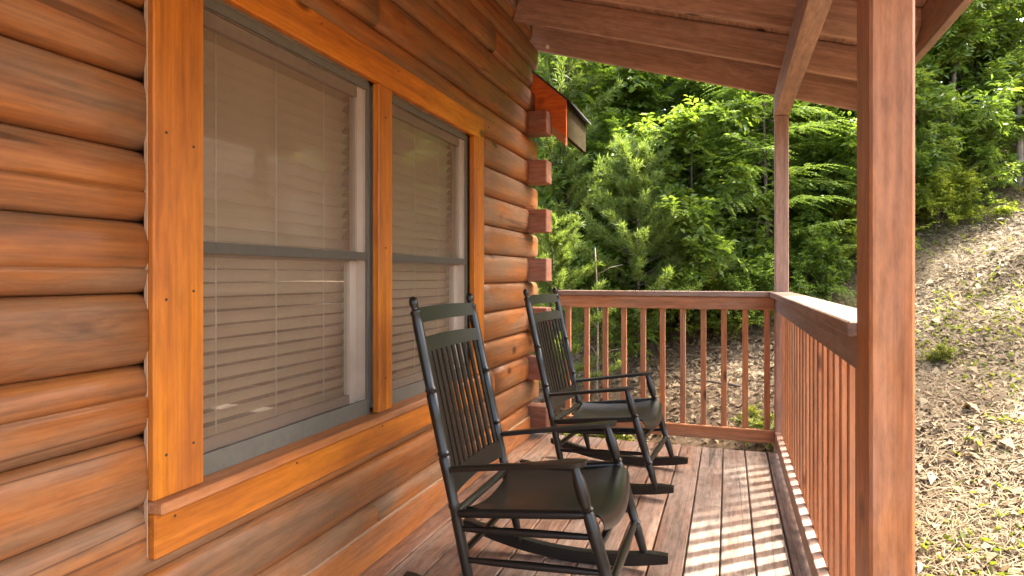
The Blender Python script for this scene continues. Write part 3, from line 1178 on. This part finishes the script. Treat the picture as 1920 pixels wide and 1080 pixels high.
def pine_proto(seed, h, r0, whorls, mat, reach=0.36, tuft=26, per=14, needle=0.085, bark=None):
    """soft needled pine: whorls of rising branches ending in brushes of needles"""
    rng = np.random.RandomState(seed)
    pts = [(0.02 * h * math.sin(2.2 * i / 8 + seed), 0.02 * h * math.cos(1.7 * i / 8 + seed), h * i / 8) for i in range(9)]
    parts = [tube(pts, [r0 * (1 - 0.85 * i / 8) for i in range(9)], 7)]
    O, D = [], []
    for wv in range(whorls):
        s = 0.14 + 0.84 * (wv + rng.uniform(-0.2, 0.2)) / whorls
        z = h * s
        nb = rng.randint(5, 8)
        ln = h * reach * (1.1 - s) ** 0.8 * rng.uniform(0.8, 1.15) + 0.12
        for b in range(nb):
            az = 2 * math.pi * b / nb + wv * 1.1 + rng.uniform(-0.35, 0.35)
            el = rng.uniform(0.05, 0.35) + 0.5 * s
            d = np.array([math.cos(az) * math.cos(el), math.sin(az) * math.cos(el), math.sin(el)])
            if rng.uniform() < 0.18:
                continue
            l = ln * rng.uniform(0.45, 1.25)
            base = np.array([0, 0, z])
            lp = np.array([base + d * l * q / 3 + np.array([0, 0, 0.10 * l * (q / 3) ** 2]) for q in range(4)])
            parts.append(tube(lp, [r0 * .22, r0 * .17, r0 * .11, r0 * .05], 4))
            for _ in range(per):
                f = rng.uniform(0.25, 1.0)
                p = base + d * l * f + np.array([0, 0, 0.10 * l * f * f])
                off = rng.normal(0, 1, 3)
                off[2] = abs(off[2]) * 0.5
                off -= d * np.dot(off, d) * 0.5
                dd = d * 0.9 + off * 0.42 + np.array([0, 0, 0.18])
                dd /= np.linalg.norm(dd)
                O.append(p + dd * rng.uniform(0.02, 0.16))
                D.append(dd)
    O, D = np.array(O), np.array(D)
    T = len(O)
    n = tuft
    O2, D2 = np.repeat(O, n, 0), np.repeat(D, n, 0)
    O2 = O2 - D2 * rng.uniform(0, 0.14, (T * n, 1))
    nd = D2 * 0.75 + rng.normal(0, 0.42, (T * n, 3))
    ln = needle * rng.uniform(0.7, 1.2, T * n)
    lv, lq = leaf_quads(O2, nd, norm(rng.normal(0, 1, (T * n, 3))), ln, np.full(T * n, 0.0115), fold=0.1)
    lr = np.clip(0.6 * np.repeat(rng.uniform(0, 1, T), n) + 0.4 * rng.uniform(0, 1, T * n), 0, 1)
    v, f = merge(parts)
    return new_mesh('trunk', v, f, True), np_mesh('crown', lv, lq, lr), mat, bark or M_bark


def hemlock_proto(seed, h, r0, nb, mat, reach=0.42, per=26, nleaf=26, bark=None):
    """layered conifer: flat drooping sprays of short needles"""
    rng = np.random.RandomState(seed)
    pts = [(0.015 * h * math.sin(2.0 * i / 8 + seed), 0.02 * h * math.cos(1.9 * i / 8), h * i / 8) for i in range(9)]
    parts = [tube(pts, [r0 * (1 - 0.88 * i / 8) for i in range(9)], 7)]
    O, D = [], []
    for b in range(nb):
        s = 0.10 + 0.88 * b / nb
        az = b * 2.4 + rng.uniform(-0.8, 0.8)
        ln = h * reach * (1.08 - s) ** 0.75 * rng.uniform(0.75, 1.15) + 0.1
        el = rng.uniform(-0.25, 0.45)
        d = np.array([math.cos(az) * math.cos(el), math.sin(az) * math.cos(el), math.sin(el)])
        sd_ = np.array([-math.sin(az), math.cos(az), 0])
        base = np.array([0, 0, h * s])

        def at(f):
            return base + d * ln * f + np.array([0, 0, -0.22 * ln * f * f])
        lp = [at(q / 3) for q in range(4)]
        parts.append(tube(lp, [r0 * .2, r0 * .15, r0 * .1, r0 * .04], 4))
        for q in range(per):
            f = 0.15 + 0.85 * (q + rng.uniform(0, 1)) / per
            sg = 1 if q % 2 else -1
            dd = d * 0.75 + sd_ * sg * rng.uniform(0.5, 1.0) + np.array([0, 0, -0.12 + rng.normal(0, 0.08)])
            O.append(at(f))
            D.append(dd / np.linalg.norm(dd))
    O, D = np.array(O), np.array(D)
    L = h * 0.11 * rng.uniform(0.35, 1.5, len(O))
    crn = rng.uniform(0, 1, len(O))
    lv, lq, lr = twig_leaves(O, D, L, nleaf, 0.042, 0.30, rng, spread=0.85, droop=0.35, flat=0.75, crnd=crn)
    v, f = merge(parts)
    return new_mesh('trunk', v, f, True), np_mesh('crown', lv, lq, lr), mat, bark or M_bark


def plant(name, proto, x, y, scale, rz, label, cat, group, sink=0.05, mat=None, zs=1.0, tilt=0.0):
    tm, cm, m, bk = proto
    z = float(ground_z(x, y)) - sink
    t = bpy.data.objects.new(name, None)
    t.empty_display_size = 0.1
    M = Matrix.Translation((x, y, z)) @ Matrix.Rotation(rz, 4, 'Z') @ Matrix.Rotation(tilt, 4, 'X') @ Matrix.Diagonal((scale, scale, scale * zs, 1))
    link(t, M)
    tag(t, label, cat, group)
    add('trunk', tm, bk, t, M)
    if mat is not None and cm.materials and cm.materials[0] != mat:
        c = cm.copy()
        c.materials.clear()
        c.materials.append(mat)
        cm = c
    add('crown', cm, m, t, M)
    return t


broad_a = broad_proto(1, 5.0, 0.06, 26, 22, 14, 0.085, 0.52, 0.34, M_leaf['broad'])
broad_b = broad_proto(2, 6.0, 0.07, 28, 22, 14, 0.095, 0.50, 0.36, M_leaf['yellow'], reach=0.38)
broad_c = broad_proto(3, 8.0, 0.11, 38, 24, 14, 0.105, 0.52, 0.42, M_leaf['deep'], reach=0.38, first=0.10)
shrub_a = broad_proto(4, 1.3, 0.018, 22, 14, 12, 0.062, 0.55, 0.20, M_leaf['broad'], reach=0.75, first=0.03, up=0.6)
shrub_y = broad_proto(5, 1.1, 0.016, 22, 14, 12, 0.060, 0.50, 0.20, M_leaf['yellow'], reach=0.8, first=0.03, up=0.5)
laurel = broad_proto(6, 3.2, 0.045, 28, 20, 12, 0.115, 0.30, 0.24, M_leaf['laurel'], reach=0.55, first=0.08, up=0.5, bark=M_barkp, flat=0.25, spread=1.1)
pine_a = pine_proto(7, 3.4, 0.035, 17, M_leaf['pine'], per=20, tuft=20, needle=0.11)
pine_b = pine_proto(8, 4.6, 0.05, 19, M_leaf['pine'], reach=0.30, per=20, tuft=20, needle=0.11)
slim = broad_proto(13, 12.0, 0.12, 26, 24, 13, 0.11, 0.5, 0.45, M_leaf['broad'], reach=0.13, first=0.50, up=0.4, lean=0.0)
hem_a = hemlock_proto(9, 3.6, 0.04, 60, M_leaf['deep'], per=34)
hem_b = hemlock_proto(10, 2.2, 0.025, 40, M_leaf['broad'], reach=0.55, per=32)

G_SH, G_TR, G_PI = 'shrubs on the slope behind the porch', 'trees on the slope behind the porch', 'young pines behind the porch'
plant('pine_sapling', pine_a, -1.02, 7.3, 0.74, 0.4, 'pale feathery young pine right of the orange eave, nearest of the pines', 'pine', G_PI)
plant('pine_sapling', pine_b, -2.15, 8.2, 0.98, 1.9, 'tall pale pine rising just above the orange eave corner', 'pine', G_PI)
plant('pine_sapling', pine_a, -1.75, 6.4, 0.60, 2.6, 'small young pine close against the cabin corner log ends', 'pine', G_PI)
plant('hemlock', hem_a, 0.45, 8.1, 0.88, 0.0, 'dark layered hemlock left of the slender corner post', 'hemlock', 'hemlocks behind the far railing')
plant('hemlock', hem_b, -0.45, 8.6, 1.0, 1.2, 'mid green hemlock between the pale pine and the dark hemlock', 'hemlock', 'hemlocks behind the far railing')
plant('hemlock', hem_b, 1.25, 8.7, 0.85, 2.2, 'small hemlock seen between the slender post and the thick post', 'hemlock', 'hemlocks behind the far railing')
plant('broadleaf_tree', broad_b, 0.35, 11.0, 0.92, 0.3, 'yellow green broadleaf tree under the roof edge left of the slender post', 'tree', G_TR)
plant('broadleaf_tree', broad_a, -0.55, 10.2, 0.95, 2.3, 'bright green broadleaf tree in the middle behind the pines', 'tree', G_TR)
plant('broadleaf_tree', broad_c, -2.6, 12.5, 0.85, 1.1, 'dark leafy tree behind the tall pine and the eave', 'tree', G_TR)
plant('broadleaf_tree', broad_c, -0.6, 14.0, 0.95, 4.0, 'deep green tall tree behind the bright green tree in the middle', 'tree', G_TR)
plant('broadleaf_tree', broad_c, 1.4, 14.5, 0.9, 2.0, 'deep green tree far behind the gap between the two posts', 'tree', G_TR)
plant('broadleaf_tree', broad_a, 1.75, 11.2, 0.9, 0.9, 'green tree filling the upper gap between the two posts', 'tree', G_TR)
plant('broadleaf_tree', broad_b, 5.1, 15.2, 1.15, 2.8, 'yellow green tree at the upper right edge of the picture', 'tree', G_TR)
plant('broadleaf_tree', broad_b, 3.7, 15.5, 1.35, 5.0, 'pale tall tree behind the laurels on the right', 'tree', G_TR)
plant('broadleaf_tree', broad_c, 5.7, 17.5, 1.0, 0.6, 'deep green tree on the hilltop at the far right edge', 'tree', G_TR)
plant('broadleaf_tree', broad_c, 2.3, 18.5, 1.1, 3.3, 'farthest dark tree high on the slope right of the thick post', 'tree', G_TR)
plant('broadleaf_tree', broad_c, -2.2, 18.0, 1.15, 2.7, 'farthest dark tree high on the slope left of the slender post', 'tree', G_TR)
plant('broadleaf_tree', slim, 5.5, 9.7, 1.0, 1.4, 'tall tree right of the picture that shades the far end of the deck', 'tree', G_TR)
plant('broadleaf_tree', broad_a, -1.3, 11.6, 1.05, 0.2, 'bright green tree behind the nearest pale pine', 'tree', G_TR)
plant('broadleaf_tree', broad_a, 0.9, 12.6, 1.1, 3.6, 'green tree behind the slender corner post', 'tree', G_TR)
plant('broadleaf_tree', broad_b, -1.6, 15.8, 1.2, 1.6, 'pale green tree far back above the pines', 'tree', G_TR)
plant('laurel', laurel, 2.75, 10.0, 1.0, 0.3, 'glossy laurel right beside the top of the thick post', 'laurel', 'laurels on the right hillside')
plant('laurel', laurel, 3.55, 11.0, 1.05, 2.0, 'glossy laurel in the middle of the right hillside', 'laurel', 'laurels on the right hillside')
plant('laurel', laurel, 4.3, 11.6, 1.1, 4.1, 'glossy laurel with pale bare stems at the right edge', 'laurel', 'laurels on the right hillside')
plant('laurel', laurel, 2.2, 9.4, 0.62, 5.0, 'low laurel at the foot of the right hillside, partly behind the thick post', 'laurel', 'laurels on the right hillside')
sapling = broad_proto(14, 2.6, 0.022, 20, 14, 9, 0.105, 0.50, 0.26, M_leaf['pale'], reach=0.45, first=0.15, up=0.5, droop=0.3)
sapling_b = broad_proto(15, 2.6, 0.022, 22, 14, 9, 0.11, 0.48, 0.26, M_leaf['broad'], reach=0.5, first=0.12, up=0.4, droop=0.3)
G_SA = 'leafy saplings behind the far railing'
plant('sapling', sapling, -0.30, 8.0, 1.05, 0.5, 'pale green sapling in the middle between pine and dark hemlock', 'sapling', G_SA)
plant('sapling', sapling_b, -1.45, 8.4, 1.1, 1.5, 'broad leaved sapling just right of the cabin log ends', 'sapling', G_SA)
plant('sapling', sapling_b, 0.15, 9.3, 1.25, 2.5, 'tall broad leaved sapling left of the dark hemlock', 'sapling', G_SA)
plant('sapling', sapling, 0.75, 9.9, 1.45, 3.5, 'pale green sapling right behind the slender post', 'sapling', G_SA)
plant('sapling', sapling_b, 1.45, 9.3, 0.95, 4.5, 'broad leaved sapling near the thick post between the posts', 'sapling', G_SA)
plant('sapling', sapling, 3.3, 10.2, 0.8, 5.5, 'pale green sapling among the laurels on the right', 'sapling', G_SA)
plant('sapling', sapling_b, -2.3, 9.6, 1.6, 0.1, 'tall broad leaved sapling behind the orange eave', 'sapling', G_SA)
SH = [(-1.55, 7.6, 0.9, shrub_a, 'green shrub behind the railing at the cabin corner'),
      (-0.95, 8.3, 0.9, shrub_y, 'yellow green shrub under the nearest pale pine'),
      (-0.35, 7.7, 0.8, shrub_y, 'yellow green low shrub in the middle behind the far railing'),
      (0.25, 7.35, 0.55, shrub_a, 'low round green shrub left of the slender post above the railing'),
      (0.85, 7.9, 0.6, shrub_a, 'low green shrub directly right of the slender post'),
      (1.55, 8.4, 0.75, shrub_y, 'bright green shrub just left of the thick post above the side railing'),
      (1.2, 9.6, 1.0, shrub_a, 'green shrub higher up the slope between the posts'),
      (2.45, 9.0, 0.7, shrub_y, 'yellow green shrub right of the thick post at the edge of the leaf litter'),
      (3.0, 9.6, 0.8, shrub_a, 'green shrub in front of the laurels on the right'),
      (0.0, 9.2, 1.0, shrub_a, 'green shrub below the bright green tree in the middle'),
      (-1.75, 9.3, 1.2, shrub_a, 'large green shrub behind the small pine at the cabin corner')]
for i, (x, y, sc, pr, lb) in enumerate(SH):
    plant('shrub', pr, x, y, sc, i * 1.3, lb, 'shrub', G_SH)

# slim bare stems
def stem(x, y, h, r, label, bend=0.05):
    z = float(ground_z(x, y)) - 0.1
    pts = [(bend * math.sin(3 * i / 6) * h * 0.3, 0.02 * h * math.cos(2 * i / 6), h * i / 6) for i in range(7)]
    parts = [tube(pts, [r * (1 - 0.5 * i / 6) for i in range(7)], 7)]
    for q in range(5):
        b = Vector(pts[2 + q % 4])
        az = q * 2.1
        e = b + Vector((math.cos(az), math.sin(az), 0.4)) * h * 0.16
        parts.append(tube([b, (b + e) / 2 + Vector((0, 0, 0.02)), e], [r * .35, r * .25, r * .1], 4))
    v, f = merge(parts)
    o = add('bare_stem', new_mesh('bare_stem', v, f, True), M_barkp, None, Matrix.Translation((x, y, z)))
    tag(o, label, 'stem', 'bare stems among the shrubs')


stem(-1.30, 6.4, 1.7, 0.014, 'thin grey bare stem standing in front of the shrubs by the cabin corner')
stem(-1.05, 7.9, 1.8, 0.015, 'thin dead stem a little right of the grey bare stem by the corner')
stem(3.55, 9.8, 1.2, 0.055, 'thick pale stump like stem at the laurels on the right')
stem(3.85, 10.0, 1.5, 0.05, 'pale leaning stem right of the thick pale stem by the laurels', 0.2)

# small weeds
weed = broad_proto(12, 0.34, 0.006, 9, 5, 6, 0.055, 0.55, 0.09, M_leaf['weed'], reach=0.8, first=0.1, up=0.7)
WD = [(-1.02, 5.35, 1.2, 'light green seedling behind the far railing beside the far chair'), (0.28, 5.25, 0.8, 'light green seedling behind the far railing near the corner post'),
      (1.62, 5.9, 0.45, 'small green weed right of the thick post on the leaf litter'), (1.9, 4.3, 0.5, 'yellow green weed on the sunny litter at the right edge')]
for i, (x, y, sc, lb) in enumerate(WD):
    plant('weed', weed, x, y, sc, i * 2.0, lb, 'weed', 'small weeds in the leaf litter', sink=0.01)

# ------------------------------------------------------------------ leaf litter
rng = np.random.RandomState(5)


def litter(n, xr, yr, size, seed):
    r = np.random.RandomState(seed)
    x = r.uniform(*xr, n)
    y = r.uniform(*yr, n)
    keep = ~((x < 0.42) & (y < 4.55))
    keep &= ~((x < -1.3) & (y < 4.75))
    x, y = x[keep], y[keep]
    n = len(x)
    z = ground_z(x, y) + r.uniform(0.0, 0.035, n)
    az = r.uniform(0, 6.283, n)
    D = np.stack([np.cos(az), np.sin(az), r.normal(0, 0.35, n)], 1)
    D[:, 2] += 0.24 * np.cos(az) + 0.34 * np.sin(az)
    N = np.stack([r.normal(-0.24, 0.32, n), r.normal(-0.34, 0.32, n), np.ones(n)], 1)
    ln = size * np.clip(r.lognormal(-0.15, 0.4, n), 0.35, 2.4)
    v, q = leaf_quads(np.stack([x, y, z], 1), D, norm(N), ln, ln * r.uniform(0.22, 0.62, n), fold=r.uniform(-0.3, 0.6, (n, 1)))
    patch = 0.5 + 0.22 * np.sin(1.9 * x + 0.7 * y) * np.cos(1.4 * y - 0.8 * x)
    return v, q, np.clip(patch + r.normal(0, 0.26, n), 0, 1)


def straw(n, seed):
    r = np.random.RandomState(seed)
    x, y = r.uniform(0.45, 5.0, n), r.uniform(1.6, 10.0, n)
    az = r.uniform(0, 6.283, n)
    D = np.stack([np.cos(az), np.sin(az), 0.24 * np.cos(az) + 0.34 * np.sin(az) + r.normal(0, 0.15, n)], 1)
    N = np.tile([[-0.24, -0.34, 1.0]], (n, 1))
    ln = r.uniform(0.06, 0.15, n)
    v, q = leaf_quads(np.stack([x, y, ground_z(x, y) + r.uniform(0.02, 0.05, n)], 1), D, norm(N), ln, np.full(n, 0.006))
    return v, q, r.uniform(0.45, 1.0, n)


v, q, rr_ = join_leaves([litter(150000, (0.4, 4.0), (1.6, 7.5), 0.044, 1), litter(110000, (-2.2, 6.5), (4.5, 13.0), 0.058, 2), straw(90000, 3)])
lit = add('leaf_litter', np_mesh('leaf_litter', v, q, rr_), M_leaf['litter'])
tag(lit, 'dry tan fallen leaves covering the slope', 'leaf litter', kind='stuff')

# green sprouts among the fallen leaves
n = 26000
x = rng.uniform(0.5, 5.5, n)
y = rng.uniform(1.8, 10.5, n)
pm = np.sin(1.7 * x + 0.6 * y + 0.5) * np.cos(1.25 * y - 0.9 * x + 0.3) + 0.25 * np.sin(5 * x) * np.sin(4.3 * y)
k_ = pm + rng.normal(0, 0.25, n) > 0.30
x, y = x[k_], y[k_]
n = len(x)
az = rng.uniform(0, 6.283, n)
D = np.stack([np.cos(az) * .8, np.sin(az) * .8, rng.uniform(0.2, 1.1, n)], 1)
v, q = leaf_quads(np.stack([x, y, ground_z(x, y) + 0.015], 1), D, norm(np.stack([rng.normal(0, .4, n), rng.normal(0, .4, n), np.ones(n)], 1)), rng.uniform(0.04, 0.10, n), rng.uniform(0.010, 0.03, n))
gr = add('green_sprouts', np_mesh('green_sprouts', v, q, rng.uniform(0, 1, n)), M_leaf['weed'])
tag(gr, 'patches of short yellow green sprouts among the fallen leaves', 'ground cover', kind='stuff')

# dead sticks lying on the slope
for i, (x, y, ln, az, lb) in enumerate([(2.3, 5.2, 0.75, 0.5, 'long dead stick lying on the sunny leaf litter at right'),
                                        (1.75, 7.0, 0.6, 2.2, 'dead stick just right of the thick post, halfway up the slope'),
                                        (2.9, 7.6, 0.9, 0.2, 'long dead stick below the laurels on the right'),
                                        (-0.2, 6.3, 0.7, 2.7, 'dead stick behind the far railing in the middle'),
                                        (1.55, 3.9, 0.45, 1.2, 'short dead stick low on the litter beside the thick post')]):
    pts = []
    for j in range(6):
        u = j / 5 - 0.5
        px, py = x + math.cos(az) * ln * u + 0.03 * math.sin(7 * u), y + math.sin(az) * ln * u + 0.03 * math.cos(5 * u)
        pts.append((px - x, py - y, float(ground_z(px, py)) - float(ground_z(x, y)) + 0.035))
    parts = [tube(pts, [0.011, 0.010, 0.009, 0.008, 0.006, 0.004], 6)]
    b = Vector(pts[3])
    parts.append(tube([b, b + Vector((math.cos(az + 0.7), math.sin(az + 0.7), 0.25)) * ln * 0.16, b + Vector((math.cos(az + 0.6), math.sin(az + 0.6), 0.3)) * ln * 0.3], [0.006, 0.004, 0.002], 5))
    v, f = merge(parts)
    o = add('dead_stick', new_mesh('dead_stick', v, f, True), M_bark, None, Matrix.Translation((x, y, float(ground_z(x, y)))))
    tag(o, lb, 'stick', 'dead sticks on the slope')
